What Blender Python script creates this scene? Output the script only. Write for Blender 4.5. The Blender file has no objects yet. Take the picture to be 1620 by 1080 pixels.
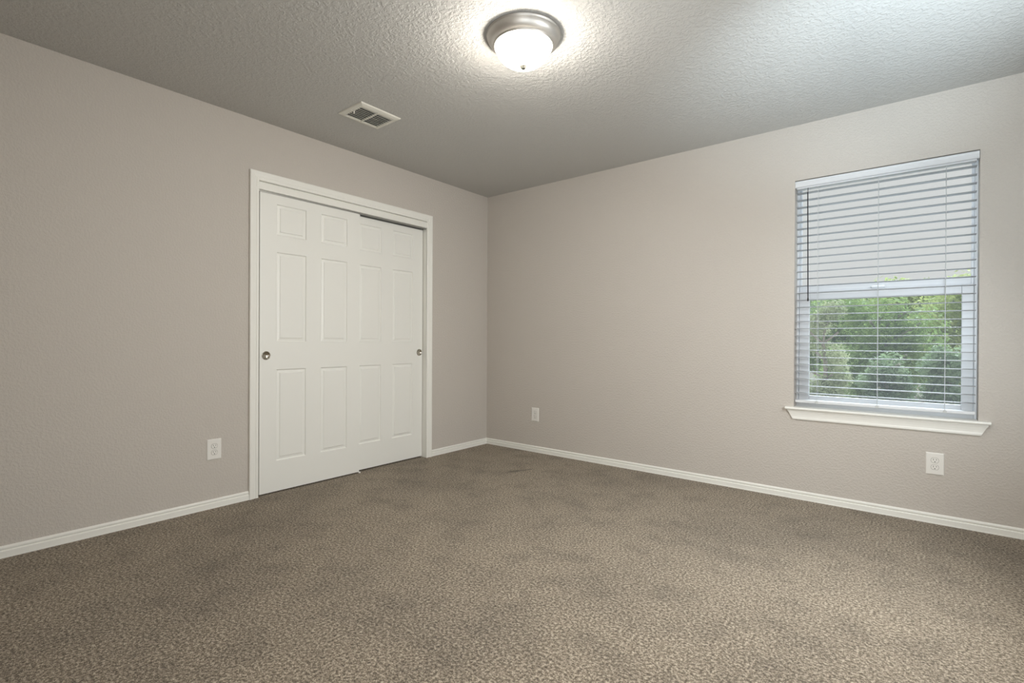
import bpy, bmesh, math, random
from mathutils import Vector, Matrix, noise

random.seed(7)
S = bpy.context.scene
COL = S.collection
PI = math.pi

# ------------------------------------------------------------------ camera
CAM_POS = Vector((3.3110, -3.7133, 1.0278))
F_PX, YAW, PITCH, ROLL = 790.26, -0.67823, -0.00305, 0.00492


def cam_axes():
    cy, sy, cp, sp = math.cos(YAW), math.sin(YAW), math.cos(PITCH), math.sin(PITCH)
    f = Vector((sy * cp, cy * cp, sp))
    r = Vector((cy, -sy, 0))
    u = r.cross(f)
    c, s = math.cos(ROLL), math.sin(ROLL)
    return c * r + s * u, -s * r + c * u, f


R_, U_, F_ = cam_axes()
cam_data = bpy.data.cameras.new('camera')
cam_data.sensor_width = 36
cam_data.lens = F_PX / 1620 * 36
cam_data.clip_start = 0.02
cam_data.clip_end = 200
cam = bpy.data.objects.new('camera', cam_data)
m = Matrix((R_, U_, -F_)).transposed().to_4x4()
m.translation = CAM_POS
cam.matrix_world = m
COL.objects.link(cam)
S.camera = cam

# ------------------------------------------------------------------ sky and exposure
world = bpy.data.worlds.new('overcast_sky')
S.world = world
world.use_nodes = True
wn, wl = world.node_tree.nodes, world.node_tree.links
wn.clear()
w_out = wn.new('ShaderNodeOutputWorld')
w_bg = wn.new('ShaderNodeBackground')
w_tc = wn.new('ShaderNodeTexCoord')
wl.new(w_bg.outputs[0], w_out.inputs[0])
SKY_LOW = (0.62, 0.61, 0.605)      # grey cloud near the horizon
SKY_HIGH = (1.1, 1.2, 1.35)        # cloud overhead
SKY_GLOW = (17.0, 19.0, 21.0)      # thin bright cloud where the sun stands
GLOW_DIR = Vector((0.05, 0.66, 0.75)).normalized()


def wmath(op, a, b_=None, c=None):
    n = wn.new('ShaderNodeMath')
    n.operation = op
    for k, q in enumerate((a, b_, c)):
        if q is None:
            continue
        if isinstance(q, (int, float)):
            n.inputs[k].default_value = q
        else:
            wl.new(q, n.inputs[k])
    return n.outputs[0]


def wstep(src, a, b_):
    n = wn.new('ShaderNodeMapRange')
    n.interpolation_type = 'SMOOTHSTEP'
    n.inputs['From Min'].default_value = a
    n.inputs['From Max'].default_value = b_
    wl.new(src, n.inputs['Value'])
    return n.outputs[0]


w_sep = wn.new('ShaderNodeSeparateXYZ')
wl.new(w_tc.outputs['Generated'], w_sep.inputs[0])
w_dot = wn.new('ShaderNodeVectorMath')
w_dot.operation = 'DOT_PRODUCT'
w_dot.inputs[1].default_value = GLOW_DIR
wl.new(w_tc.outputs['Generated'], w_dot.inputs[0])
w_hi = wstep(w_sep.outputs['Z'], 0.30, 0.75)
w_gl = wmath('MULTIPLY', wstep(w_dot.outputs['Value'], 0.84, 0.985), wstep(w_sep.outputs['Z'], 0.36, 0.50))
w_m1 = wn.new('ShaderNodeMix')
w_m1.data_type = 'RGBA'
w_m1.inputs[6].default_value = (*SKY_LOW, 1)
w_m1.inputs[7].default_value = (*SKY_HIGH, 1)
wl.new(w_hi, w_m1.inputs[0])
w_m2 = wn.new('ShaderNodeMix')
w_m2.data_type = 'RGBA'
wl.new(w_m1.outputs[2], w_m2.inputs[6])
w_m2.inputs[7].default_value = (*SKY_GLOW, 1)
wl.new(w_gl, w_m2.inputs[0])
wl.new(w_m2.outputs[2], w_bg.inputs[0])
w_bg.inputs[1].default_value = 1.0
world.cycles.sampling_method = 'MANUAL'
world.cycles.sample_map_resolution = 512

# added fill light set in the open bedroom doorway, behind the viewpoint
DOORWAY_FILL_POWER = 18.0
fill_l = bpy.data.lights.new('doorway_fill', 'AREA')
fill_l.shape = 'RECTANGLE'
fill_l.size, fill_l.size_y = 0.86, 1.96
fill_l.energy = DOORWAY_FILL_POWER
fill_l.color = (1.0, 0.965, 0.91)
fill_o = bpy.data.objects.new('doorway_fill', fill_l)
fill_o.location = (3.20, -3.90, 1.03)
fill_o.rotation_euler = (PI / 2, 0, 0)
COL.objects.link(fill_o)

S.view_settings.view_transform = 'Standard'
S.view_settings.look = 'None'
S.view_settings.gamma = 1
S.view_settings.use_curve_mapping = False
S.view_settings.exposure = 0.0
try:
    S.cycles.use_denoising = True
    S.cycles.denoiser = 'OPENIMAGEDENOISE'
    S.cycles.denoising_input_passes = 'RGB_ALBEDO_NORMAL'
    S.cycles.max_bounces = 14
    S.cycles.diffuse_bounces = 8
    S.cycles.transparent_max_bounces = 24
    S.cycles.sample_clamp_indirect = 6
    S.cycles.caustics_reflective = False
    S.cycles.caustics_refractive = False
except Exception:
    pass

# added out-of-view spots that brighten the ceiling and the window wall
FILL_WIDE, FILL_TIGHT, FILL_SIDE = 38.0, 130.0, 130.0
for nm, pos, aim, pw, deg in (('fill_spot_wide', (3.45, -3.40, 1.2), (2.9, -1.6, 2.44), FILL_WIDE, 100),
                              ('fill_spot_tight', (3.68, -1.80, 1.40), (3.22, -0.92, 2.44), FILL_TIGHT, 70),
                              ('fill_spot_side', (3.60, -3.40, 1.0), (3.90, 0.0, 1.60), FILL_SIDE, 50)):
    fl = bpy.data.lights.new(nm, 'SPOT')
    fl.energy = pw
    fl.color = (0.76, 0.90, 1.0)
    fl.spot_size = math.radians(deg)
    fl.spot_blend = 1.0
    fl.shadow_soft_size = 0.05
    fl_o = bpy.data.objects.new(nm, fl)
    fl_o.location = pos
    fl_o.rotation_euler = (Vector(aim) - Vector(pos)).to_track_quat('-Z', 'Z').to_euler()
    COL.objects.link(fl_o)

# added fill light in the side wall, unseen right of the frame
SIDE_POWER = 49.0
sd = bpy.data.lights.new('side_fill', 'AREA')
sd.shape = 'RECTANGLE'
sd.size, sd.size_y = 0.88, 1.40
sd.energy = SIDE_POWER
sd.color = (0.96, 0.99, 1.0)
sd_o = bpy.data.objects.new('side_fill', sd)
sd_o.location = (3.80, -1.7, 1.34)
sd_o.rotation_euler = (Vector((2.0, -1.7, 0.2)) - Vector((3.78, -1.7, 1.35))).to_track_quat('-Z', 'Z').to_euler()
COL.objects.link(sd_o)

LAMP_BOWL_STRENGTH = 100.0
LAMP_COL = (1.0, 0.93, 0.83)

# ------------------------------------------------------------------ helpers
H = 2.44            # ceiling height
XR, YN = 3.79, -3.84  # right wall, near wall


def obj(name, bm, mat, parent=None, smooth=False, loc=None):
    me = bpy.data.meshes.new(name)
    bm.normal_update()
    bm.to_mesh(me)
    bm.free()
    if isinstance(mat, (list, tuple)):
        for q in mat:
            me.materials.append(q)
    else:
        me.materials.append(mat)
    if smooth:
        for p in me.polygons:
            p.use_smooth = True
    o = bpy.data.objects.new(name, me)
    COL.objects.link(o)
    if parent is not None:
        o.parent = parent
    if loc is not None:
        o.location = loc
    return o


def tag(o, label=None, cat=None, group=None, kind=None):
    if label:
        o['label'] = label
    if cat:
        o['category'] = cat
    if group:
        o['group'] = group
    if kind:
        o['kind'] = kind
    return o


def empty(name, loc=(0, 0, 0), rz=0.0):
    o = bpy.data.objects.new(name, None)
    o.empty_display_size = 0.05
    o.location = loc
    o.rotation_euler = (0, 0, rz)
    COL.objects.link(o)
    return o


def box(bm, x0, x1, y0, y1, z0, z1, mi=0):
    vs = [bm.verts.new(p) for p in ((x0, y0, z0), (x1, y0, z0), (x1, y1, z0), (x0, y1, z0),
                                    (x0, y0, z1), (x1, y0, z1), (x1, y1, z1), (x0, y1, z1))]
    for f in ((0, 3, 2, 1), (4, 5, 6, 7), (0, 1, 5, 4), (1, 2, 6, 5), (2, 3, 7, 6), (3, 0, 4, 7)):
        bm.faces.new([vs[i] for i in f]).material_index = mi
    return vs


def bevel_all(bm, w, seg=2):
    bmesh.ops.bevel(bm, geom=list(bm.edges), offset=w, segments=seg, affect='EDGES', profile=0.5)


def bbox(name, mat, parent, x0, x1, y0, y1, z0, z1, bev=0.002, seg=2):
    bm = bmesh.new()
    box(bm, x0, x1, y0, y1, z0, z1)
    if bev:
        bevel_all(bm, bev, seg)
    return obj(name, bm, mat, parent)


def lathe(bm, prof, seg=48, axis='z', org=(0, 0, 0), close=True):
    rings = []
    for r, h in prof:
        ring = []
        for k in range(seg):
            a = 2 * PI * k / seg
            c, s = r * math.cos(a), r * math.sin(a)
            p = {'z': (c, s, h), 'x': (h, c, s), 'y': (c, h, s)}[axis]
            ring.append(bm.verts.new((p[0] + org[0], p[1] + org[1], p[2] + org[2])))
        rings.append(ring)
    for a, b in zip(rings, rings[1:]):
        for k in range(seg):
            bm.faces.new((a[k], a[(k + 1) % seg], b[(k + 1) % seg], b[k]))
    if close:
        bm.faces.new(rings[0])
        bm.faces.new(rings[-1])
    bmesh.ops.recalc_face_normals(bm, faces=list(bm.faces))


def rod(bm, p0, p1, r, seg=10):
    p0, p1 = Vector(p0), Vector(p1)
    d = (p1 - p0).normalized()
    a = d.orthogonal().normalized()
    b = d.cross(a)
    r1 = [bm.verts.new(p0 + r * (math.cos(t) * a + math.sin(t) * b)) for t in [2 * PI * k / seg for k in range(seg)]]
    r2 = [bm.verts.new(p1 + r * (math.cos(t) * a + math.sin(t) * b)) for t in [2 * PI * k / seg for k in range(seg)]]
    for k in range(seg):
        bm.faces.new((r1[k], r1[(k + 1) % seg], r2[(k + 1) % seg], r2[k]))
    bm.faces.new(r1[::-1])
    bm.faces.new(r2)


def sweep(bm, path, prof, to3d, closed_prof=True):
    """path: 2-D polyline (a, b); prof: (w outward, t thickness); mitred corners. to3d(a, b, t)"""
    n = len(path)
    nrm = []
    for i in range(n):
        dirs = []
        if i > 0:
            d = Vector(path[i]) - Vector(path[i - 1])
            dirs.append(d.normalized())
        if i < n - 1:
            d = Vector(path[i + 1]) - Vector(path[i])
            dirs.append(d.normalized())
        ns = [Vector((-d.y, d.x)) for d in dirs]
        if len(ns) == 2:
            s = (ns[0] + ns[1]).normalized()
            s = s / max(0.2, s.dot(ns[0]))
        else:
            s = ns[0]
        nrm.append(s)
    rings = []
    for p, q in zip(path, nrm):
        rings.append([bm.verts.new(to3d(p[0] + q.x * w, p[1] + q.y * w, t)) for w, t in prof])
    k = len(prof)
    for a, b in zip(rings, rings[1:]):
        for i in range(k):
            bm.faces.new((a[i], a[(i + 1) % k], b[(i + 1) % k], b[i]))
    bm.faces.new(rings[0])
    bm.faces.new(rings[-1])
    bmesh.ops.recalc_face_normals(bm, faces=list(bm.faces))


# ------------------------------------------------------------------ materials
def new_mat(name):
    mt = bpy.data.materials.new(name)
    mt.use_nodes = True
    nt = mt.node_tree
    return mt, nt, nt.nodes['Principled BSDF']


def plain(name, col, rough=0.5, metal=0.0, spec=0.5, bump=None, coat=0.0):
    mt, nt, b = new_mat(name)
    b.inputs['Base Color'].default_value = (*col, 1)
    b.inputs['Roughness'].default_value = rough
    b.inputs['Metallic'].default_value = metal
    b.inputs['Specular IOR Level'].default_value = spec
    b.inputs['Coat Weight'].default_value = coat
    if bump:
        sc, st, dist = bump
        tc = nt.nodes.new('ShaderNodeTexCoord')
        nz = nt.nodes.new('ShaderNodeTexNoise')
        nz.inputs['Scale'].default_value = sc
        nz.inputs['Detail'].default_value = 3
        bp = nt.nodes.new('ShaderNodeBump')
        bp.inputs['Strength'].default_value = st
        bp.inputs['Distance'].default_value = dist
        nt.links.new(tc.outputs['Object'], nz.inputs['Vector'])
        nt.links.new(nz.outputs[0], bp.inputs['Height'])
        nt.links.new(bp.outputs[0], b.inputs['Normal'])
    return mt


def orange_peel(name, col, scale, strength, dist, detail=3.0, thr=(0.42, 0.62)):
    mt, nt, b = new_mat(name)
    N, L = nt.nodes, nt.links
    tc = N.new('ShaderNodeTexCoord')
    n1 = N.new('ShaderNodeTexNoise')
    n1.inputs['Scale'].default_value = scale
    n1.inputs['Detail'].default_value = detail
    n1.inputs['Roughness'].default_value = 0.55
    r1 = N.new('ShaderNodeMapRange')
    r1.interpolation_type = 'SMOOTHSTEP'
    r1.inputs['From Min'].default_value = thr[0]
    r1.inputs['From Max'].default_value = thr[1]
    n2 = N.new('ShaderNodeTexNoise')
    n2.inputs['Scale'].default_value = scale * 2.7
    n2.inputs['Detail'].default_value = 2
    ad = N.new('ShaderNodeMath')
    ad.operation = 'MULTIPLY_ADD'
    ad.inputs[1].default_value = 0.35
    bp = N.new('ShaderNodeBump')
    bp.inputs['Strength'].default_value = strength
    bp.inputs['Distance'].default_value = dist
    L.new(tc.outputs['Object'], n1.inputs['Vector'])
    L.new(tc.outputs['Object'], n2.inputs['Vector'])
    L.new(n1.outputs[0], r1.inputs['Value'])
    L.new(n2.outputs[0], ad.inputs[0])
    L.new(r1.outputs[0], ad.inputs[2])
    L.new(ad.outputs[0], bp.inputs['Height'])
    L.new(bp.outputs[0], b.inputs['Normal'])
    b.inputs['Base Color'].default_value = (*col, 1)
    b.inputs['Roughness'].default_value = 0.75
    b.inputs['Specular IOR Level'].default_value = 0.25
    return mt


M_WALL = orange_peel('greige_wall_paint', (0.565, 0.53, 0.488), 85, 0.35, 0.004)
M_CEIL = orange_peel('ceiling_paint', (0.515, 0.512, 0.495), 60, 0.42, 0.006)
M_TRIM = plain('white_semigloss_paint', (0.84, 0.84, 0.80), 0.35, bump=(9, 0.04, 0.003))
M_DOOR = plain('white_door_paint', (0.82, 0.825, 0.79), 0.38, bump=(260, 0.05, 0.0006))
M_VINYL = plain('white_vinyl', (0.68, 0.70, 0.725), 0.35)
M_SLAT = plain('shaded_white_slat', (0.36, 0.375, 0.39), 0.6, spec=0.25)  # white slats greyed in colour so their undersides look shaded
M_CORD = plain('white_cord', (0.55, 0.57, 0.57), 0.8)
M_WAND = plain('smoky_wand_plastic', (0.035, 0.035, 0.04), 0.25)
M_NICKEL = plain('brushed_nickel', (0.56, 0.54, 0.51), 0.45, metal=1.0, bump=(500, 0.05, 0.0003))
M_PULL = plain('satin_nickel', (0.55, 0.52, 0.46), 0.22, metal=1.0)
M_PLATE = plain('white_plastic', (0.80, 0.79, 0.755), 0.3)
M_SLOT = plain('dark_slot', (0.03, 0.028, 0.025), 0.8)
M_VENT = plain('vent_enamel', (0.70, 0.69, 0.63), 0.4)
M_DUCT = plain('duct_shade', (0.05, 0.05, 0.045), 0.9)
M_CLOSET = plain('closet_paint', (0.45, 0.42, 0.37), 0.9)
M_TRACK = plain('grey_track_metal', (0.35, 0.35, 0.33), 0.45, metal=0.6)

# lamp glass: lit from within, lets the bulbs' light through
M_BOWL, nt, b = new_mat('frosted_lamp_glass')
N, L = nt.nodes, nt.links
em = N.new('ShaderNodeEmission')
em.inputs[0].default_value = (*LAMP_COL, 1)
em.inputs[1].default_value = LAMP_BOWL_STRENGTH
L.new(em.outputs[0], N['Material Output'].inputs[0])

# window glass: thin pane with a faint reflection
M_GLASS, nt, b = new_mat('window_glass')
N, L = nt.nodes, nt.links
tr = N.new('ShaderNodeBsdfTransparent')
tr.inputs[0].default_value = (0.97, 0.985, 0.975, 1)
gl = N.new('ShaderNodeBsdfGlossy')
gl.inputs['Roughness'].default_value = 0.45
fr = N.new('ShaderNodeFresnel')
fr.inputs[0].default_value = 1.05
mx = N.new('ShaderNodeMixShader')
L.new(fr.outputs[0], mx.inputs[0])
L.new(tr.outputs[0], mx.inputs[1])
L.new(gl.outputs[0], mx.inputs[2])
haze = N.new('ShaderNodeBsdfTranslucent')      # painted veil that hazes the view outside
haze.inputs[0].default_value = (0.9, 0.93, 0.95, 1)
mx2 = N.new('ShaderNodeMixShader')
mx2.inputs[0].default_value = 0.022
L.new(mx.outputs[0], mx2.inputs[1])
L.new(haze.outputs[0], mx2.inputs[2])
L.new(mx2.outputs[0], N['Material Output'].inputs[0])


def carpet_mat():
    mt, nt, b = new_mat('brown_carpet')
    N, L = nt.nodes, nt.links
    tc = N.new('ShaderNodeTexCoord')

    def nz(scale, detail, rough=0.5):
        n = N.new('ShaderNodeTexNoise')
        n.inputs['Scale'].default_value = scale
        n.inputs['Detail'].default_value = detail
        n.inputs['Roughness'].default_value = rough
        L.new(tc.outputs['Object'], n.inputs['Vector'])
        return n

    def rng(src, a, c, lo=0.0, hi=1.0):
        r = N.new('ShaderNodeMapRange')
        r.interpolation_type = 'SMOOTHSTEP'
        r.inputs['From Min'].default_value = a
        r.inputs['From Max'].default_value = c
        r.inputs['To Min'].default_value = lo
        r.inputs['To Max'].default_value = hi
        L.new(src, r.inputs['Value'])
        return r.outputs[0]
    fine = nz(98, 5, 0.88)
    vor = N.new('ShaderNodeTexVoronoi')
    vor.inputs['Scale'].default_value = 260
    L.new(tc.outputs['Object'], vor.inputs['Vector'])
    mid = nz(5.5, 4, 0.6)
    big = nz(1.3, 3, 0.55)
    # yarn colours
    cr = N.new('ShaderNodeValToRGB')
    L.new(rng(fine.outputs[0], 0.37, 0.63), cr.inputs[0])
    E = cr.color_ramp.elements
    E[0].position, E[0].color = 0.0, (0.062, 0.046, 0.029, 1)
    E[1].position, E[1].color = 1.0, (0.54, 0.465, 0.365, 1)
    q = E.new(0.5)
    q.color = (0.208, 0.168, 0.120, 1)
    # tread marks: where the pile lies over it shows a deeper tone
    a1 = N.new('ShaderNodeMath')
    a1.operation = 'MULTIPLY'
    L.new(rng(mid.outputs[0], 0.28, 0.56, 0.80, 1.04), a1.inputs[0])
    L.new(rng(big.outputs[0], 0.32, 0.60, 0.86, 1.06), a1.inputs[1])
    last = a1.outputs[0]
    # dents where furniture stood
    sep = N.new('ShaderNodeSeparateXYZ')
    L.new(tc.outputs['Object'], sep.inputs[0])
    for (cx, cy, dx, dy, la, lb, amt) in DENTS:
        # distance in a rotated ellipse
        sx = N.new('ShaderNodeVectorMath')
        sx.operation = 'SUBTRACT'
        sx.inputs[1].default_value = (cx, cy, 0)
        L.new(tc.outputs['Object'], sx.inputs[0])
        ds = []
        for vx, vy, ln in ((dx, dy, la), (-dy, dx, lb)):
            dt = N.new('ShaderNodeVectorMath')
            dt.operation = 'DOT_PRODUCT'
            dt.inputs[1].default_value = (vx / ln, vy / ln, 0)
            L.new(sx.outputs[0], dt.inputs[0])
            pw = N.new('ShaderNodeMath')
            pw.operation = 'MULTIPLY'
            L.new(dt.outputs['Value'], pw.inputs[0])
            L.new(dt.outputs['Value'], pw.inputs[1])
            ds.append(pw)
        ad = N.new('ShaderNodeMath')
        ad.operation = 'ADD'
        L.new(ds[0].outputs[0], ad.inputs[0])
        L.new(ds[1].outputs[0], ad.inputs[1])
        mk = rng(ad.outputs[0], 0.35, 1.1, amt, 1.0)
        mm = N.new('ShaderNodeMath')
        mm.operation = 'MULTIPLY'
        L.new(last, mm.inputs[0])
        L.new(mk, mm.inputs[1])
        last = mm.outputs[0]
    mul = N.new('ShaderNodeMix')
    mul.data_type = 'RGBA'
    mul.blend_type = 'MULTIPLY'
    mul.inputs[0].default_value = 1.0
    cmb = N.new('ShaderNodeCombineColor')
    for i in range(3):
        L.new(last, cmb.inputs[i])
    L.new(cr.outputs[0], mul.inputs[6])
    L.new(cmb.outputs[0], mul.inputs[7])
    L.new(mul.outputs[2], b.inputs['Base Color'])
    b.inputs['Roughness'].default_value = 0.95
    b.inputs['Specular IOR Level'].default_value = 0.1
    b.inputs['Sheen Weight'].default_value = 0.15
    b.inputs['Sheen Roughness'].default_value = 0.5
    ad = N.new('ShaderNodeMath')
    ad.operation = 'ADD'
    L.new(fine.outputs[0], ad.inputs[0])
    L.new(vor.outputs[0], ad.inputs[1])
    bp = N.new('ShaderNodeBump')
    bp.inputs['Strength'].default_value = 0.7
    bp.inputs['Distance'].default_value = 0.004
    L.new(ad.outputs[0], bp.inputs['Height'])
    L.new(bp.outputs[0], b.inputs['Normal'])
    return mt


def nrm2(a, c):
    l = math.hypot(a, c)
    return a / l, c / l


_d = nrm2(0.091, 0.20)
DENTS = [(0.905, -0.60, _d[0], _d[1], 0.125, 0.022, 0.62),
         (0.875, -0.665, _d[0], _d[1], 0.06, 0.035, 0.72)]
M_CARPET = carpet_mat()

# ------------------------------------------------------------------ room shell
WT = 0.14
OX0, OX1, OZ0, OZ1 = 2.696, 3.584, 0.598, 2.078     # window opening
CY0, CY1, CZ1 = -2.227, -0.797, 2.052               # closet opening
CD = -0.68                                          # closet back

bm = bmesh.new()
nx, ny = 60, 60
grid = [[bm.verts.new((CD + (XR - CD) * i / nx, YN + (0 - YN) * j / ny, 0)) for j in range(ny + 1)] for i in range(nx + 1)]
for i in range(nx):
    for j in range(ny):
        bm.faces.new((grid[i][j], grid[i + 1][j], grid[i + 1][j + 1], grid[i][j + 1]))
r = bmesh.ops.extrude_face_region(bm, geom=list(bm.faces))
bmesh.ops.translate(bm, verts=[g for g in r['geom'] if isinstance(g, bmesh.types.BMVert)], vec=(0, 0, -0.03))
bmesh.ops.recalc_face_normals(bm, faces=list(bm.faces))
floor = obj('floor', bm, M_CARPET)
tag(floor, 'speckled brown cut pile carpet covering the whole bedroom floor', 'carpet', kind='structure')

bm = bmesh.new()
box(bm, -0.12, XR + WT, YN - WT, WT, H, H + 0.12)
ceiling = obj('ceiling', bm, M_CEIL)
tag(ceiling, 'flat textured grey ceiling above the carpeted bedroom', 'ceiling', kind='structure')


def wall_cells(bm, us, vs, skip, to3d, t0, t1):
    """wall with rectangular holes, as one closed mesh"""
    solid = {(i, j) for i in range(len(us) - 1) for j in range(len(vs) - 1) if (i, j) not in skip}
    vc = {}

    def V(i, j, s):
        k = (i, j, s)
        if k not in vc:
            vc[k] = bm.verts.new(to3d(us[i], vs[j], t1 if s else t0))
        return vc[k]
    for (i, j) in solid:
        for s in (0, 1):
            bm.faces.new((V(i, j, s), V(i + 1, j, s), V(i + 1, j + 1, s), V(i, j + 1, s)))
        for (di, dj, a, c) in ((-1, 0, (i, j), (i, j + 1)), (1, 0, (i + 1, j), (i + 1, j + 1)),
                               (0, -1, (i, j), (i + 1, j)), (0, 1, (i, j + 1), (i + 1, j + 1))):
            if (i + di, j + dj) not in solid:
                bm.faces.new((V(*a, 0), V(*c, 0), V(*c, 1), V(*a, 1)))
    bmesh.ops.recalc_face_normals(bm, faces=list(bm.faces))


bm = bmesh.new()
wall_cells(bm, [-0.12, OX0, OX1, XR + WT], [-0.03, OZ0 - 0.02, OZ1, H], {(1, 1)}, lambda a, c, t: (a, t, c), 0.0, WT)
o = obj('wall_far', bm, M_WALL)
tag(o, 'greige painted wall with the window and two outlets', 'wall', kind='structure')

bm = bmesh.new()
wall_cells(bm, [YN - WT, CY0 - 0.018, CY1 + 0.018, 0.0], [-0.03, CZ1, H], {(1, 0)}, lambda a, c, t: (t, a, c), -0.115, 0.0)
o = obj('wall_left', bm, M_WALL)
tag(o, 'greige painted wall with the white sliding closet doors', 'wall', kind='structure')

bm = bmesh.new()
wall_cells(bm, [YN - WT, -2.16, -1.24, 0.0], [-0.03, 0.6, 2.08, H], {(1, 1)}, lambda a, c, t: (t, a, c), XR, XR + WT)
o = obj('wall_right', bm, M_WALL)
tag(o, 'greige painted side wall right of the window', 'wall', kind='structure')
DX0, DX1, DZ1 = 2.77, 3.63, 2.03
bm = bmesh.new()
wall_cells(bm, [0, DX0, DX1, XR], [-0.03, DZ1, H], {(1, 0)}, lambda a, c, t: (a, t, c), YN - WT, YN)
o = obj('wall_near', bm, M_WALL)
tag(o, 'greige painted wall with the open bedroom doorway behind the viewpoint', 'wall', kind='structure')
bm = bmesh.new()
for q in ((DX0 - 0.4, DX0 - 0.37, 0, H), (DX1 + 0.30, DX1 + 0.33, 0, H)):
    box(bm, q[0], q[1], YN - 1.4, YN - WT, q[2], q[3])
box(bm, DX0 - 0.4, DX1 + 0.33, YN - 1.43, YN - 1.4, 0, H)
box(bm, DX0 - 0.4, DX1 + 0.33, YN - 1.43, YN - WT, H, H + 0.03)
box(bm, DX0 - 0.4, DX1 + 0.33, YN - 1.43, YN - WT, -0.03, 0)
o = obj('wall_hall', bm, M_WALL)
tag(o, 'hall walls beyond the open bedroom doorway', 'wall', kind='structure')
bm = bmesh.new()
sweep(bm, [(DX0, 0), (DX0, DZ1), (DX1, DZ1), (DX1, 0)], [(0, 0), (0, 0.014), (0.05, 0.018), (0.057, 0.015), (0.057, 0)], lambda a, c, t: (a, YN + t, c))
o = obj('trim_4', bm, M_TRIM)
tag(o, 'white casing around the open bedroom doorway', 'door casing', kind='structure')

added_win = empty('added_window', (XR + 0.10, -1.7, 0.6))  # made-up window, out of view, that holds the side fill light
tag(added_win, 'unseen white window frame added around the side fill light', 'window', kind='structure')
bm = bmesh.new()
for y0, y1, z0, z1 in ((-0.46, -0.41, 0, 1.48), (0.41, 0.46, 0, 1.48), (-0.41, 0.41, 0, 0.06), (-0.41, 0.41, 1.43, 1.48), (-0.41, 0.41, 0.71, 0.77)):
    box(bm, -0.02, 0.03, y0, y1, z0, z1)
obj('window_frame', bm, M_VINYL, added_win)

# closet interior (seen only through the gaps)
bm = bmesh.new()
box(bm, CD - 0.03, CD, CY0 - 0.4, CY1 + 0.4, 0, 2.3)
box(bm, CD, -0.115, CY0 - 0.4, CY0 - 0.37, 0, 2.3)
box(bm, CD, -0.115, CY1 + 0.37, CY1 + 0.4, 0, 2.3)
box(bm, CD, -0.115, CY0 - 0.4, CY1 + 0.4, 2.27, 2.3)
o = obj('wall_closet', bm, M_CLOSET)
tag(o, 'dark closet interior behind the sliding doors', 'wall', kind='structure')

# ------------------------------------------------------------------ baseboards
BB = [(0, 0), (0.0145, 0), (0.0145, 0.0055), (0.0125, 0.0065), (0.0125, 0.0305), (0.0110, 0.0325), (0.0050, 0.0345),
      (0.0050, 0.0370), (0.0085, 0.0395), (0.0098, 0.0440), (0.0090, 0.0490), (0.0060, 0.0530), (0.0030, 0.0550), (0, 0.0550)]


def baseboard(name, path, label):
    # path runs with the room on its left side (normal points into the room)
    bm = bmesh.new()
    sweep(bm, path, BB, lambda a, c, t: (a, c, t))
    o = obj(name, bm, M_TRIM)
    tag(o, label, 'baseboard', kind='structure')
    return o


baseboard('baseboard_left', [(0, CY0 - 0.057), (0, YN)], 'white stepped baseboard left of the closet casing')
baseboard('baseboard_corner', [(XR, 0), (0, 0), (0, CY1 + 0.057)], 'white stepped baseboard along the window wall and into the corner')
baseboard('baseboard_right', [(XR, YN), (XR, 0)][::1], 'white stepped baseboard along the side wall')

# ------------------------------------------------------------------ closet casing, jamb, track, doors
CAS = [(0, -0.0), (0, 0.0125), (0.004, 0.0150), (0.016, 0.0155), (0.0175, 0.0125), (0.021, 0.0125), (0.0225, 0.0145),
       (0.036, 0.0165), (0.046, 0.0195), (0.0535, 0.0195), (0.057, 0.0170), (0.057, 0.0)]
bm = bmesh.new()
sweep(bm, [(CY0, -0.0), (CY0, CZ1), (CY1, CZ1), (CY1, -0.0)], CAS, lambda a, c, t: (t, a, c))
o = obj('trim_1', bm, M_TRIM)
tag(o, 'white moulded casing around the closet opening', 'door casing', kind='structure')

bm = bmesh.new()
box(bm, -0.115, 0.002, CY0 - 0.018, CY0, 0, CZ1)
box(bm, -0.115, 0.002, CY1, CY1 + 0.018, 0, CZ1)
box(bm, -0.115, -0.004, CY0, CY1, CZ1 - 0.012, CZ1 + 0.0)
o = obj('trim_2', bm, M_TRIM)
tag(o, 'white jamb boards lining the closet opening', 'door jamb', kind='structure')

bm = bmesh.new()
sweep(bm, [(CY0, 1.996), (CY1, 1.996)], [(0, -0.003), (0, 0.007), (0.003, 0.010), (0.045, 0.010), (0.049, 0.007), (0.0515, 0.003), (0.0515, -0.003)],
      lambda a, c, t: (t, a, c))
o = obj('trim_3', bm, M_TRIM)
tag(o, 'white fascia strip hiding the closet door track', 'fascia', kind='structure')

bm = bmesh.new()
for x in (-0.0055, -0.0405, -0.0760):
    box(bm, x, x + 0.003, CY0 + 0.001, CY1 - 0.001, 1.985, 2.038)
box(bm, -0.076, -0.004, CY0 + 0.001, CY1 - 0.001, 2.036, 2.040)
o = obj('closet_door_track', bm, M_TRACK)
tag(o, 'grey metal track above the closet doors', 'door track')

DW, DT = 0.751, 0.032
PC = [(0.110, 0.320), (0.431, 0.644)]
PZ = [(0.212, 0.824), (1.007, 1.607), (1.718, 1.926)]


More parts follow.
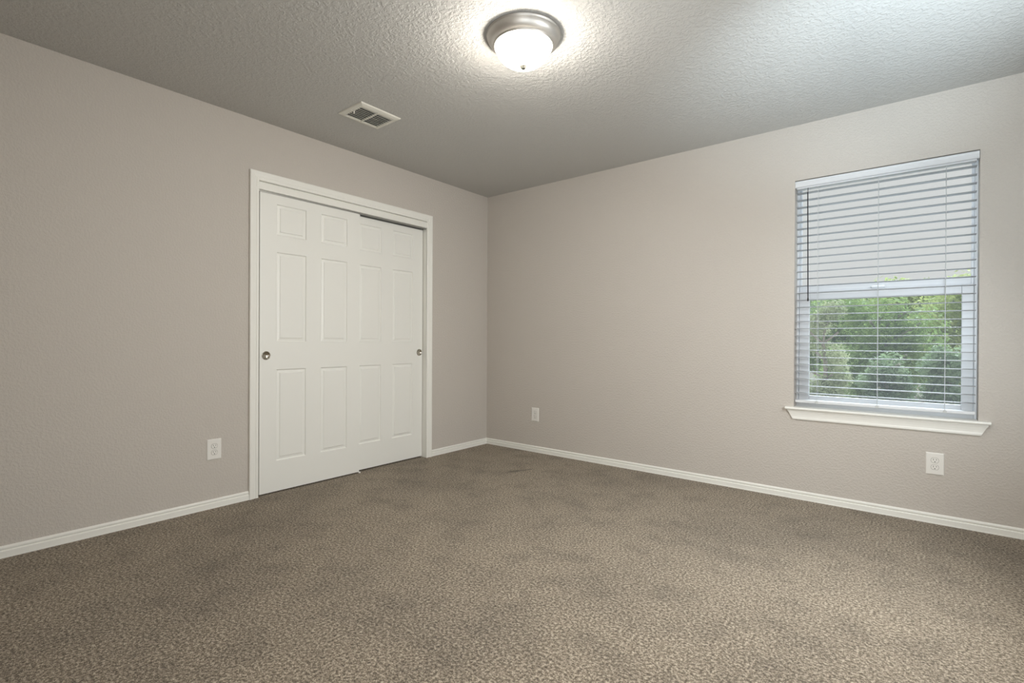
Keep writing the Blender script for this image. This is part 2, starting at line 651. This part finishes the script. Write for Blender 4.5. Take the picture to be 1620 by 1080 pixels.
def door_body(z0, z1):
    bm = bmesh.new()
    ys = sorted({0, DW, *[v for p in PC for v in p]})
    zs = sorted({z0, z1, *[v for p in PZ for v in p]})
    holes = {(c[0], z[0]) for c in PC for z in PZ}
    vc = {}

    def V(y, z, x=0.0):
        k = (round(y, 5), round(z, 5), round(x, 5))
        if k not in vc:
            vc[k] = bm.verts.new((x, y, z))
        return vc[k]
    for y0, y1 in zip(ys, ys[1:]):
        for a0, a1 in zip(zs, zs[1:]):
            if (y0, a0) in holes:
                rings = [(0, 0), (0.0025, -0.0025), (0.0050, -0.0085), (0.0085, -0.0095), (0.0240, -0.0062), (0.0262, -0.0022), (0.0290, -0.0014)]
                prev = None
                for ins, dep in rings:
                    cur = [V(y0 + ins, a0 + ins, dep), V(y1 - ins, a0 + ins, dep), V(y1 - ins, a1 - ins, dep), V(y0 + ins, a1 - ins, dep)]
                    if prev:
                        for k in range(4):
                            bm.faces.new((prev[k], prev[(k + 1) % 4], cur[(k + 1) % 4], cur[k]))
                    prev = cur
                bm.faces.new(prev)
            else:
                bm.faces.new((V(y0, a0), V(y1, a0), V(y1, a1), V(y0, a1)))
    # back and edges
    for y0, y1 in zip(ys, ys[1:]):
        for a0, a1 in zip(zs, zs[1:]):
            bm.faces.new((V(y0, a0, -DT), V(y0, a1, -DT), V(y1, a1, -DT), V(y1, a0, -DT)))
    for y0, y1 in zip(ys, ys[1:]):
        for z in (z0, z1):
            bm.faces.new((V(y0, z), V(y1, z), V(y1, z, -DT), V(y0, z, -DT)))
    for a0, a1 in zip(zs, zs[1:]):
        for y in (0, DW):
            bm.faces.new((V(y, a0), V(y, a1), V(y, a1, -DT), V(y, a0, -DT)))
    bmesh.ops.recalc_face_normals(bm, faces=list(bm.faces))
    return bm


def finger_pull(parent, y, z):
    bm = bmesh.new()
    lathe(bm, [(0.0290, 0.0), (0.0290, 0.0016), (0.0280, 0.0028), (0.0262, 0.0030), (0.0248, 0.0022), (0.0238, -0.004), (0.0225, -0.0062), (0.0205, -0.0070), (0.0005, -0.0064)], 48, 'x')
    bmesh.ops.translate(bm, verts=list(bm.verts), vec=(0.0003, y, z))
    o = obj('finger_pull', bm, M_PULL, parent, smooth=True)
    o['label'] = 'round satin nickel cup pull'
    return o


def cut_pull_hole(door, y, z):
    c = bmesh.new()
    lathe(c, [(0.0262, -0.012), (0.0262, 0.01)], 48, 'x')
    bmesh.ops.translate(c, verts=list(c.verts), vec=(0, y, z))
    me = bpy.data.meshes.new('cutter')
    c.to_mesh(me)
    c.free()
    cut = bpy.data.objects.new('cutter', me)
    COL.objects.link(cut)
    cut.parent = door
    md = door.modifiers.new('bore', 'BOOLEAN')
    md.object = cut
    md.operation = 'DIFFERENCE'
    md.solver = 'EXACT'
    bpy.context.view_layer.update()
    dg = bpy.context.evaluated_depsgraph_get()
    nm = bpy.data.meshes.new_from_object(door.evaluated_get(dg))
    door.modifiers.clear()
    door.data = nm
    bpy.data.objects.remove(cut)


d1 = obj('door_1', door_body(0.010, 1.990), M_DOOR, loc=(-0.006, -2.2135, 0))
cut_pull_hole(d1, 0.042, 0.917)
finger_pull(d1, 0.042, 0.917)
tag(d1, 'white six panel sliding closet door in front, nearer the outlet', 'closet door', kind='structure')
d2 = obj('door_2', door_body(0.012, 1.981), M_DOOR, loc=(-0.041, -1.5560, 0))
cut_pull_hole(d2, DW - 0.034, 0.916)
finger_pull(d2, DW - 0.034, 0.916)
tag(d2, 'white six panel sliding closet door behind, nearer the room corner', 'closet door', kind='structure')

# small floor guide where the doors overlap
g = bbox('door_floor_guide', M_PLATE, None, -0.045, 0.001, -1.468, -1.452, 0.0, 0.010, 0.002)
tag(g, 'small white plastic floor guide where the closet doors overlap', 'door guide')

# ------------------------------------------------------------------ window unit
FY0, FY1 = 0.078, WT - 0.005
win = empty('window_1', ((OX0 + OX1) / 2, 0.10, OZ0))
tag(win, 'white single hung window behind the horizontal blind', 'window', kind='structure')
win['label'] = 'white single hung window behind the horizontal blind'
WX, WY, WZ = win.location


def wpart(name, mat, x0, x1, y0, y1, z0, z1, par=None, bev=0.003):
    """box part given in world coordinates, parented to the window"""
    return bbox(name, mat, par or win, x0 - WX, x1 - WX, y0 - WY, y1 - WY, z0 - WZ, z1 - WZ, bev)


def frame_mesh(x0, x1, y0, y1, z0, z1, wl_, wr_, wb_, wt_, bev=0.003):
    bm = bmesh.new()
    for q in ((x0, x0 + wl_, z0, z1), (x1 - wr_, x1, z0, z1), (x0 + wl_, x1 - wr_, z0, z0 + wb_), (x0 + wl_, x1 - wr_, z1 - wt_, z1)):
        box(bm, q[0] - WX, q[1] - WX, y0 - WY, y1 - WY, q[2] - WZ, q[3] - WZ)
    bevel_all(bm, bev, 2)
    return bm


obj('window_frame', frame_mesh(OX0, OX1, FY0, FY1, OZ0, OZ1, 0.014, 0.014, 0.030, 0.026), M_VINYL, win)
# upper sash sits towards the outside, lower sash towards the room
us = obj('upper_sash', frame_mesh(OX0 + 0.014, OX1 - 0.014, 0.111, 0.130, 1.355, OZ1 - 0.026, 0.012, 0.012, 0.040, 0.012, 0.002), M_VINYL, win)
obj('pane', (lambda bm: (box(bm, OX0 + 0.02 - WX, OX1 - 0.02 - WX, 0.119 - WY, 0.122 - WY, 1.38 - WZ, OZ1 - 0.034 - WZ), bm)[1])(bmesh.new()), M_GLASS, us)
ls = obj('lower_sash', frame_mesh(OX0 + 0.016, OX1 - 0.016, 0.083, 0.109, OZ0 + 0.030, 1.357, 0.058, 0.050, 0.044, 0.052, 0.003), M_VINYL, win)
obj('pane', (lambda bm: (box(bm, OX0 + 0.06 - WX, OX1 - 0.055 - WX, 0.096 - WY, 0.099 - WY, OZ0 + 0.06 - WZ, 1.32 - WZ), bm)[1])(bmesh.new()), M_GLASS, ls)
wpart('sash_lock', M_VINYL, 3.10, 3.17, 0.074, 0.098, 1.357, 1.372, bev=0.004)

# stool and apron
bm = bmesh.new()
ST = [(-0.030, 0.583), (-0.034, 0.587), (-0.035, 0.592), (-0.033, 0.597), (-0.029, 0.600)]
x0, x1 = 2.650, 3.633
hole = [(x0, -1), (OX0, 0), (OX1, 0), (x1, -1)]
# room side board
ra = [bm.verts.new((x0, y, z)) for y, z in ST] + [bm.verts.new((x0, 0.0, 0.600)), bm.verts.new((x0, 0.0, 0.583))]
rb = [bm.verts.new((x1, y, z)) for y, z in ST] + [bm.verts.new((x1, 0.0, 0.600)), bm.verts.new((x1, 0.0, 0.583))]
for k in range(len(ra)):
    bm.faces.new((ra[k], ra[(k + 1) % len(ra)], rb[(k + 1) % len(ra)], rb[k]))
bm.faces.new(ra)
bm.faces.new(rb)
box(bm, OX0 + 0.001, OX1 - 0.001, 0.0, FY0 + 0.002, 0.583, 0.600)
bmesh.ops.recalc_face_normals(bm, faces=list(bm.faces))
bmesh.ops.translate(bm, verts=list(bm.verts), vec=(-WX, -WY, -WZ))
obj('window_sill', bm, M_TRIM, win)
bm = bmesh.new()
AP = [(0.583, 0.0, 0.0), (0.583, -0.021, 0.0), (0.574, -0.021, 0.001), (0.572, -0.018, 0.003), (0.562, -0.015, 0.009), (0.550, -0.0125, 0.015),
      (0.538, -0.0115, 0.021), (0.532, -0.013, 0.024), (0.524, -0.013, 0.028), (0.519, -0.010, 0.030), (0.517, 0.0, 0.031)]
ax0, ax1 = 2.662, 3.624
A = [bm.verts.new((ax0 + i, y, z)) for z, y, i in AP]
B = [bm.verts.new((ax1 - i, y, z)) for z, y, i in AP]
for k in range(len(A)):
    bm.faces.new((A[k], A[(k + 1) % len(A)], B[(k + 1) % len(A)], B[k]))
bm.faces.new(A)
bm.faces.new(B)
bmesh.ops.recalc_face_normals(bm, faces=list(bm.faces))
bmesh.ops.translate(bm, verts=list(bm.verts), vec=(-WX, -WY, -WZ))
obj('apron', bm, M_TRIM, win)

# ------------------------------------------------------------------ horizontal blind
BX0, BX1 = OX0 + 0.006, OX1 - 0.010
blind = empty('window_blind', ((OX0 + OX1) / 2, 0.035, 2.07))
tag(blind, 'white two inch horizontal blind lowered over the window, slats open', 'window blind')
bx_, by_, bz_ = blind.location


def bpart(name, mat, x0, x1, y0, y1, z0, z1, bev=0.002, par=None):
    return bbox(name, mat, par or blind, x0 - bx_, x1 - bx_, y0 - by_, y1 - by_, z0 - bz_, z1 - bz_, bev)


# valance with small end returns and a moulded face
bm = bmesh.new()
VP = [(2.030, 0.006), (2.033, 0.001), (2.040, 0.003), (2.058, 0.003), (2.065, 0.000), (2.071, 0.001), (2.073, 0.006)]
va = [bm.verts.new((OX0 + 0.001 - bx_, y - 0.002 - by_, z - bz_)) for z, y in VP]
vb = [bm.verts.new((OX1 - 0.002 - bx_, y - 0.002 - by_, z - bz_)) for z, y in VP]
for k in range(len(VP)):
    bm.faces.new((va[k], va[(k + 1) % len(VP)], vb[(k + 1) % len(VP)], vb[k]))
bm.faces.new(va)
bm.faces.new(vb)
box(bm, OX0 + 0.001 - bx_, OX0 + 0.006 - bx_, 0.004 - by_, 0.05 - by_, 2.030 - bz_, 2.073 - bz_)
box(bm, OX1 - 0.007 - bx_, OX1 - 0.002 - bx_, 0.004 - by_, 0.05 - by_, 2.030 - bz_, 2.073 - bz_)
bmesh.ops.recalc_face_normals(bm, faces=list(bm.faces))
obj('valance', bm, M_VINYL, blind)
bpart('headrail', M_VINYL, BX0 + 0.002, BX1 - 0.002, 0.010, 0.062, 2.022, 2.070)

NSL, Z_TOP, Z_BOT = 29, 1.997, 0.690
SY0, SY1 = 0.011, 0.060
ROUTE = [2.824, 3.137, 3.446]


def slat_mesh():
    bm = bmesh.new()
    n = 6
    top, bot = [], []
    for k in range(n + 1):
        t = k / n
        y = SY0 + (SY1 - SY0) * t - by_
        crown = 0.0022 * (1 - (2 * t - 1) ** 2)
        row_t = [bm.verts.new((x - bx_, y, crown + 0.0014)) for x in (BX0, BX1)]
        row_b = [bm.verts.new((x - bx_, y, crown - 0.0012)) for x in (BX0, BX1)]
        top.append(row_t)
        bot.append(row_b)
    for k in range(n):
        bm.faces.new((top[k][0], top[k][1], top[k + 1][1], top[k + 1][0]))
        bm.faces.new((bot[k][0], bot[k + 1][0], bot[k + 1][1], bot[k][1]))
        for s in (0, 1):
            bm.faces.new((top[k][s], top[k + 1][s], bot[k + 1][s], bot[k][s]))
    for k in (0, n):
        bm.faces.new((top[k][0], top[k][1], bot[k][1], bot[k][0]))
    bmesh.ops.recalc_face_normals(bm, faces=list(bm.faces))
    return bm


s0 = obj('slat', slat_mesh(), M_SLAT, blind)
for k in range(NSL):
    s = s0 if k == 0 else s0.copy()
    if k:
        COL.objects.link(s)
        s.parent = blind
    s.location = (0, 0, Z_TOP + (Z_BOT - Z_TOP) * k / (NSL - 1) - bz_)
br = bpart('bottom_rail', M_VINYL, BX0, BX1, 0.010, 0.061, 0.628, 0.646, 0.004)
for x in ROUTE:
    bm = bmesh.new()
    lathe(bm, [(0.009, -0.004), (0.009, 0.001), (0.007, 0.003)], 16, 'y')
    bmesh.ops.translate(bm, verts=list(bm.verts), vec=(x - bx_, 0.007 - by_, 0.637 - bz_))
    bt = obj('cord_button', bm, M_CORD, br)
for x in ROUTE:
    bm = bmesh.new()
    for yy in (SY0 - 0.0015, SY1 + 0.0015):
        rod(bm, (x - bx_, yy - by_, 2.022 - bz_), (x - bx_, yy - by_, 0.640 - bz_), 0.0011, 6)
    for k in range(NSL):
        z = Z_TOP + (Z_BOT - Z_TOP) * k / (NSL - 1) - bz_ - 0.0022
        rod(bm, (x - bx_, SY0 - 0.0015 - by_, z), (x - bx_, SY1 + 0.0015 - by_, z), 0.0008, 5)
        # pinch where the rung meets the front cord
        box(bm, x - 0.0022 - bx_, x + 0.0022 - bx_, SY0 - 0.004 - by_, SY0 - 0.001 - by_, z - 0.001, z + 0.004)
    obj('ladder_cord', bm, M_CORD, blind)
bm = bmesh.new()
rod(bm, (2.768 - bx_, 0.002 - by_, 1.992 - bz_), (2.773 - bx_, 0.002 - by_, 1.296 - bz_), 0.0036, 6)
lathe(bm, [(0.0045, 0), (0.005, 0.012), (0.0036, 0.022)], 10, 'z', (2.773 - bx_, 0.002 - by_, 1.288 - bz_))
rod(bm, (2.768 - bx_, 0.002 - by_, 1.990 - bz_), (2.768 - bx_, 0.012 - by_, 2.026 - bz_), 0.0018, 6)
wand = obj('tilt_wand', bm, M_WAND, blind)
wand['label'] = 'dark tilt wand'

# ------------------------------------------------------------------ outlets
def outlet(loc, rz, label):
    """plate in local x (width) - z (height), facing local -y"""
    t = empty('wall_outlet', loc, rz)
    tag(t, label, 'outlet', 'duplex wall outlets')
    bm = bmesh.new()
    w, h = 0.0400, 0.0620
    rings = [(0, 0.0), (0, -0.0030), (0.0022, -0.0052), (0.0050, -0.0062)]
    prev = None
    for ins, y in rings:
        cur = [bm.verts.new(p) for p in ((-w + ins, y, -h + ins), (w - ins, y, -h + ins), (w - ins, y, h - ins), (-w + ins, y, h - ins))]
        if prev:
            for k in range(4):
                bm.faces.new((prev[k], prev[(k + 1) % 4], cur[(k + 1) % 4], cur[k]))
        else:
            bm.faces.new(cur)
        prev = cur
    bm.faces.new(prev)
    bmesh.ops.recalc_face_normals(bm, faces=list(bm.faces))
    obj('cover_plate', bm, M_PLATE, t)
    for sgn in (1, -1):
        zc = 0.0195 * sgn
        # dark joint line around the receptacle face
        def face(rx, ry, flat):
            pts = []
            for k in range(40):
                a = 2 * PI * k / 40
                pts.append((rx * math.cos(a), max(-flat, min(flat, ry * math.sin(a)))))
            return pts
        bm = bmesh.new()
        P0 = face(0.0178, 0.0178, 0.0148)
        P1 = face(0.0166, 0.0166, 0.0136)
        lo = [bm.verts.new((x, -0.0058, zc + z)) for x, z in P0]
        hi = [bm.verts.new((x, -0.0064, zc + z)) for x, z in P0]
        for k in range(40):
            bm.faces.new((lo[k], lo[(k + 1) % 40], hi[(k + 1) % 40], hi[k]))
        bm.faces.new(hi)
        bm.faces.new(lo)
        bmesh.ops.recalc_face_normals(bm, faces=list(bm.faces))
        j = plain_joint(bm, t)
        bm = bmesh.new()
        lo = [bm.verts.new((x, -0.0060, zc + z)) for x, z in P1]
        hi = [bm.verts.new((x * 0.97, -0.0080, zc + z * 0.97)) for x, z in P1]
        for k in range(40):
            bm.faces.new((lo[k], lo[(k + 1) % 40], hi[(k + 1) % 40], hi[k]))
        bm.faces.new(hi)
        bm.faces.new(lo)
        bmesh.ops.recalc_face_normals(bm, faces=list(bm.faces))
        rc = obj('receptacle', bm, M_PLATE, t)
        j.parent = rc
        for sx, hh in ((-0.0063, 0.0042), (0.0063, 0.0034)):
            bm = bmesh.new()
            box(bm, sx - 0.0011, sx + 0.0011, -0.0083, -0.0078, zc + 0.0045 - hh, zc + 0.0045 + hh)
            obj('slot', bm, M_SLOT, rc)
        bm = bmesh.new()
        lathe(bm, [(0.0027, -0.0083), (0.0027, -0.0078)], 16, 'y', (0, 0, zc - 0.0075))
        obj('ground_hole', bm, M_SLOT, rc)
    bm = bmesh.new()
    lathe(bm, [(0.0028, -0.0060), (0.0028, -0.0070), (0.0018, -0.0075)], 16, 'y')
    obj('screw', bm, M_PLATE, t)
    return t


M_JOINT = plain('grey_joint', (0.22, 0.21, 0.19), 0.7)


def plain_joint(bm, t):
    return obj('joint_line', bm, M_JOINT, t)


outlet((3.4048, 0, 0.338), 0, 'white duplex outlet below the right end of the window sill')
outlet((0.599, 0, 0.344), 0, 'white duplex outlet low on the window wall near the room corner')
outlet((0, -2.4855, 0.356), PI / 2, 'white duplex outlet on the closet wall left of the closet casing')

# ------------------------------------------------------------------ ceiling light
LX, LY = 1.888, -1.873
lamp = empty('ceiling_light', (LX, LY, H))
tag(lamp, 'round flush mount ceiling light with nickel rim and glowing white glass bowl', 'ceiling light')
bm = bmesh.new()
lathe(bm, [(0.1600, -0.0005), (0.1725, -0.0005), (0.1735, -0.0030), (0.1725, -0.0060), (0.1700, -0.0070), (0.1685, -0.0120), (0.1660, -0.0210),
           (0.1600, -0.0320), (0.1515, -0.0410), (0.1440, -0.0465), (0.1400, -0.0490), (0.1385, -0.0525), (0.1360, -0.0545),
           (0.1325, -0.0545), (0.1305, -0.0520), (0.1300, -0.0300)], 96, 'z', close=False)
obj('metal_rim', bm, M_NICKEL, lamp, smooth=True)
bm = bmesh.new()
bp_ = []
for k in range(17):
    t = k / 16
    a = t * PI / 2
    rr = 0.1310 * math.cos(a) ** 0.85
    zz = -0.0480 - 0.0920 * math.sin(a) ** 1.15
    bp_.append((max(rr, 0.004), zz))
lathe(bm, bp_, 96, 'z', close=False)
bowl = obj('glass_bowl', bm, M_BOWL, lamp, smooth=True)
bowl['label'] = 'glowing frosted white glass bowl'
bm = bmesh.new()
lathe(bm, [(0.0165, -0.1375), (0.0175, -0.1400), (0.0170, -0.1440), (0.0125, -0.1470), (0.0120, -0.1500), (0.0085, -0.1540), (0.0010, -0.1555)], 32, 'z')
obj('finial', bm, plain('aged_nickel', (0.10, 0.095, 0.08), 0.6, metal=0.3), lamp, smooth=True)
# ------------------------------------------------------------------ ceiling vent
VX0, VX1, VY0, VY1 = 0.501, 0.748, -1.968, -1.675
vent = empty('ceiling_vent', ((VX0 + VX1) / 2, (VY0 + VY1) / 2, H))
tag(vent, 'white metal ceiling air vent with two rows of louvres', 'air vent')
hx, hy = (VX1 - VX0) / 2, (VY1 - VY0) / 2
bm = bmesh.new()
prev = None
for ins, z in ((0, -0.0005), (0, -0.003), (0.004, -0.008), (0.024, -0.013), (0.031, -0.013), (0.032, -0.004)):
    cur = [bm.verts.new(p) for p in ((-hx + ins, -hy + ins, z), (hx - ins, -hy + ins, z), (hx - ins, hy - ins, z), (-hx + ins, hy - ins, z))]
    if prev:
        for k in range(4):
            bm.faces.new((prev[k], prev[(k + 1) % 4], cur[(k + 1) % 4], cur[k]))
    prev = cur
box(bm, -hx + 0.031, hx - 0.031, -0.005, 0.005, -0.0135, -0.006)
bmesh.ops.recalc_face_normals(bm, faces=[f for f in bm.faces])
obj('vent_frame', bm, M_VENT, vent)
bm = bmesh.new()
box(bm, -hx + 0.028, hx - 0.028, -hy + 0.028, hy - 0.028, -0.0015, -0.0006)  # dark plate painted in for the shade inside the duct
obj('duct_shade_plate', bm, M_DUCT, vent)
nl = 9
lv0 = None
for bank in (-1, 1):
    for k in range(nl):
        xc = -hx + 0.040 + (2 * hx - 0.080) * k / (nl - 1)
        bm = bmesh.new()
        y0, y1 = (-hy + 0.032, -0.005) if bank < 0 else (0.005, hy - 0.032)
        tilt = -0.0055 if k != nl - 1 else 0.0055
        vs = [bm.verts.new(p) for p in ((xc - 0.0052, y0, -0.0125 + (0.0 if tilt > 0 else 0.009)), (xc + 0.0052, y0, -0.0035 - (0.0 if tilt > 0 else 0.009)),
                                        (xc + 0.0052, y1, -0.0035 - (0.0 if tilt > 0 else 0.009)), (xc - 0.0052, y1, -0.0125 + (0.0 if tilt > 0 else 0.009)))]
        f = bm.faces.new(vs)
        r = bmesh.ops.extrude_face_region(bm, geom=[f])
        bmesh.ops.translate(bm, verts=[g for g in r['geom'] if isinstance(g, bmesh.types.BMVert)], vec=(0.0006, 0, 0.0008))
        bmesh.ops.recalc_face_normals(bm, faces=list(bm.faces))
        obj('louvre', bm, M_VENT, vent)
for sy in (-1, 1):
    bm = bmesh.new()
    lathe(bm, [(0.0045, -0.0125), (0.0045, -0.0140), (0.0030, -0.0150)], 14, 'z', (0, sy * (hy - 0.014), 0.001))
    obj('screw', bm, M_PLATE, vent)
bm = bmesh.new()
box(bm, -0.004, 0.004, -hy + 0.030, -hy + 0.036, -0.026, -0.004)
bmesh.ops.bevel(bm, geom=list(bm.edges), offset=0.001, segments=1, affect='EDGES')
obj('damper_lever', bm, M_PLATE, vent)

# ------------------------------------------------------------------ outside the window
GZ = -0.45


def leaf_mat(name, c1, c2, c3):
    mt, nt, b = new_mat(name)
    N, L = nt.nodes, nt.links
    tc = N.new('ShaderNodeTexCoord')
    n1 = N.new('ShaderNodeTexNoise')
    n1.inputs['Scale'].default_value = 2.2
    n1.inputs['Detail'].default_value = 5
    n1.inputs['Roughness'].default_value = 0.75
    cr = N.new('ShaderNodeValToRGB')
    E = cr.color_ramp.elements
    E[0].position, E[0].color = 0.30, (*c1, 1)
    E[1].position, E[1].color = 0.70, (*c3, 1)
    q = E.new(0.5)
    q.color = (*c2, 1)
    L.new(tc.outputs['Object'], n1.inputs['Vector'])
    L.new(n1.outputs[0], cr.inputs[0])
    L.new(cr.outputs[0], b.inputs['Base Color'])
    b.inputs['Roughness'].default_value = 0.6
    b.inputs['Specular IOR Level'].default_value = 0.3
    t2 = N.new('ShaderNodeBsdfTranslucent')
    L.new(cr.outputs[0], t2.inputs[0])
    mx = N.new('ShaderNodeMixShader')
    mx.inputs[0].default_value = 0.4
    L.new(b.outputs[0], mx.inputs[1])
    L.new(t2.outputs[0], mx.inputs[2])
    L.new(mx.outputs[0], N['Material Output'].inputs[0])
    return mt


ML_PALE = leaf_mat('pale_leaves', (0.22, 0.25, 0.13), (0.38, 0.42, 0.24), (0.55, 0.57, 0.38))
ML_BRIGHT = leaf_mat('bright_leaves', (0.13, 0.20, 0.07), (0.27, 0.38, 0.13), (0.46, 0.56, 0.22))
ML_YELLOW = leaf_mat('yellow_green_leaves', (0.20, 0.27, 0.09), (0.42, 0.50, 0.18), (0.68, 0.70, 0.33))
ML_DARK = leaf_mat('dark_leaves', (0.14, 0.20, 0.12), (0.27, 0.36, 0.20), (0.42, 0.50, 0.30))
M_BARK = plain('pale_bark', (0.24, 0.205, 0.16), 0.9, bump=(20, 0.5, 0.02))
M_BARK2 = plain('grey_bark', (0.24, 0.24, 0.17), 0.9, bump=(20, 0.5, 0.02))
M_GROUND = plain('leaf_litter', (0.10, 0.09, 0.06), 0.95, bump=(3, 0.6, 0.1))


def at(px, py, y):
    d = ((px - 810) / F_PX) * R_ - ((py - 540) / F_PX) * U_ + F_
    t = (y - CAM_POS.y) / d.y
    return CAM_POS + d * t


def tree(label, px, py_top, y, width, n, leaf, mat, bark, seed, group, z_low=0.0, name='tree', lean=0.0, trunk_r=0.09):
    rnd = random.Random(seed)
    top = at(px, py_top, y)
    base = Vector((top.x, y, GZ))
    hgt = top.z - GZ
    t = empty(name, base)
    tag(t, label, 'tree' if name == 'tree' else 'shrub', group)
    # crown of leaf clusters on a lumpy ellipsoid
    bm = bmesh.new()
    zc0, zc1 = z_low, hgt
    lumps = []
    for k in range(26):
        u = rnd.random()
        z = zc0 + (zc1 - zc0) * (0.08 + 0.84 * rnd.random())
        prof = math.sin(PI * min(0.96, max(0.12, (z - zc0) / (zc1 - zc0)))) ** 0.6
        a = rnd.uniform(0, 2 * PI)
        rr = width * 0.42 * prof * rnd.random() ** 0.5
        lumps.append((Vector((rr * math.cos(a) + lean * z, rr * math.sin(a) * 0.8, z)), rnd.uniform(0.16, 0.30) * width))
    for i in range(n):
        c, rad = lumps[rnd.randrange(len(lumps))]
        d = Vector((rnd.gauss(0, 1), rnd.gauss(0, 1), rnd.gauss(0, 1)))
        d.normalize()
        p = c + d * rad * rnd.random() ** 0.4
        if p.z > hgt + 0.15 or p.z < 0.02:
            continue
        nrm = (d + Vector((rnd.gauss(0, .7), rnd.gauss(0, .7), rnd.gauss(0.5, .7)))).normalized()
        a = nrm.orthogonal().normalized()
        a = Matrix.Rotation(rnd.uniform(0, 2 * PI), 3, nrm) @ a
        b_ = nrm.cross(a)
        s = leaf * rnd.uniform(0.6, 1.3)
        v = [bm.verts.new(p + a * s), bm.verts.new(p + b_ * s * 0.42 + nrm * s * .1), bm.verts.new(p - a * s), bm.verts.new(p - b_ * s * 0.42 + nrm * s * .1)]
        bm.faces.new(v)
    obj('foliage', bm, mat, t)
    bm = bmesh.new()
    prev = Vector((0, 0, 0))
    steps = 6
    for k in range(1, steps + 1):
        cur = Vector((lean * hgt * k / steps + rnd.uniform(-.05, .05), rnd.uniform(-.05, .05), hgt * 0.8 * k / steps))
        rod(bm, prev, cur, trunk_r * (1 - 0.12 * k), 8)
        if k > 1:
            for q in range(2):
                a = rnd.uniform(0, 2 * PI)
                L_ = width * rnd.uniform(.22, .4)
                tip = cur + Vector((math.cos(a) * L_, math.sin(a) * L_, L_ * rnd.uniform(.4, .9)))
                tip.z = min(tip.z, hgt * 0.84)
                rod(bm, cur, tip, trunk_r * 0.3, 6)
        prev = cur
    obj('trunk', bm, bark, t)
    return t


GT = 'trees beyond the window'
tree('pale olive tree with tan trunk at the left of the window view', 1300, 474, 5.9, 0.78, 6500, 0.032, ML_PALE, M_BARK, 11, GT, z_low=0.2, lean=0.02, trunk_r=0.06)
tree('bright green leafy tree in the middle of the window view', 1392, 466, 10.0, 2.0, 12000, 0.055, ML_BRIGHT, M_BARK2, 12, GT)
tree('yellow green tree reaching highest at the right of the window view', 1508, 424, 13.4, 2.6, 14000, 0.065, ML_YELLOW, M_BARK2, 13, GT)
tree('green tree standing between the pale and the bright trees', 1335, 470, 17.5, 3.0, 11000, 0.08, ML_BRIGHT, M_BARK2, 14, GT)
tree('yellow green bushy tree behind the middle of the window view', 1430, 446, 22.5, 3.6, 12000, 0.10, ML_YELLOW, M_BARK2, 15, GT)
tree('dark green tree at the far right behind the blind', 1560, 458, 29.0, 5.2, 9000, 0.15, ML_DARK, M_BARK2, 16, GT)
tree('dark green tree at the far left behind the pale tree', 1265, 470, 29.0, 5.2, 9000, 0.15, ML_DARK, M_BARK2, 17, GT)
tree('dark green tree farthest away behind the middle of the window view', 1400, 468, 39.0, 7.5, 11000, 0.20, ML_DARK, M_BARK2, 21, GT)
SG = 'shrubs beyond the window'
tree('dark low shrub under the bright green tree', 1402, 556, 7.7, 0.80, 6000, 0.045, ML_DARK, M_BARK2, 18, SG, name='shrub')
tree('dark low shrub at the right under the yellow green tree', 1500, 548, 7.7, 0.95, 6500, 0.045, ML_DARK, M_BARK2, 19, SG, name='shrub')
tree('low green shrub at the foot of the pale tree', 1312, 585, 7.7, 0.70, 4000, 0.04, ML_BRIGHT, M_BARK2, 20, SG, name='shrub')
bm = bmesh.new()
box(bm, -30, 30, 5.0, 60, GZ - 0.1, GZ)
o = obj('ground', bm, M_GROUND)
tag(o, 'leaf covered ground outside the window', 'ground', kind='structure')

bm = bmesh.new()  # unseen slab added to bounce light up through the slats
box(bm, -12, 20, WT + 0.2, 4.98, GZ - 0.1, GZ - 0.005)
o = obj('bounce_slab', bm, plain('pale_concrete', (0.5, 0.49, 0.46), 0.9, bump=(6, 0.2, 0.01)))
tag(o, 'unseen pale concrete slab added to bounce daylight in at the window', 'bounce_slab', kind='structure')
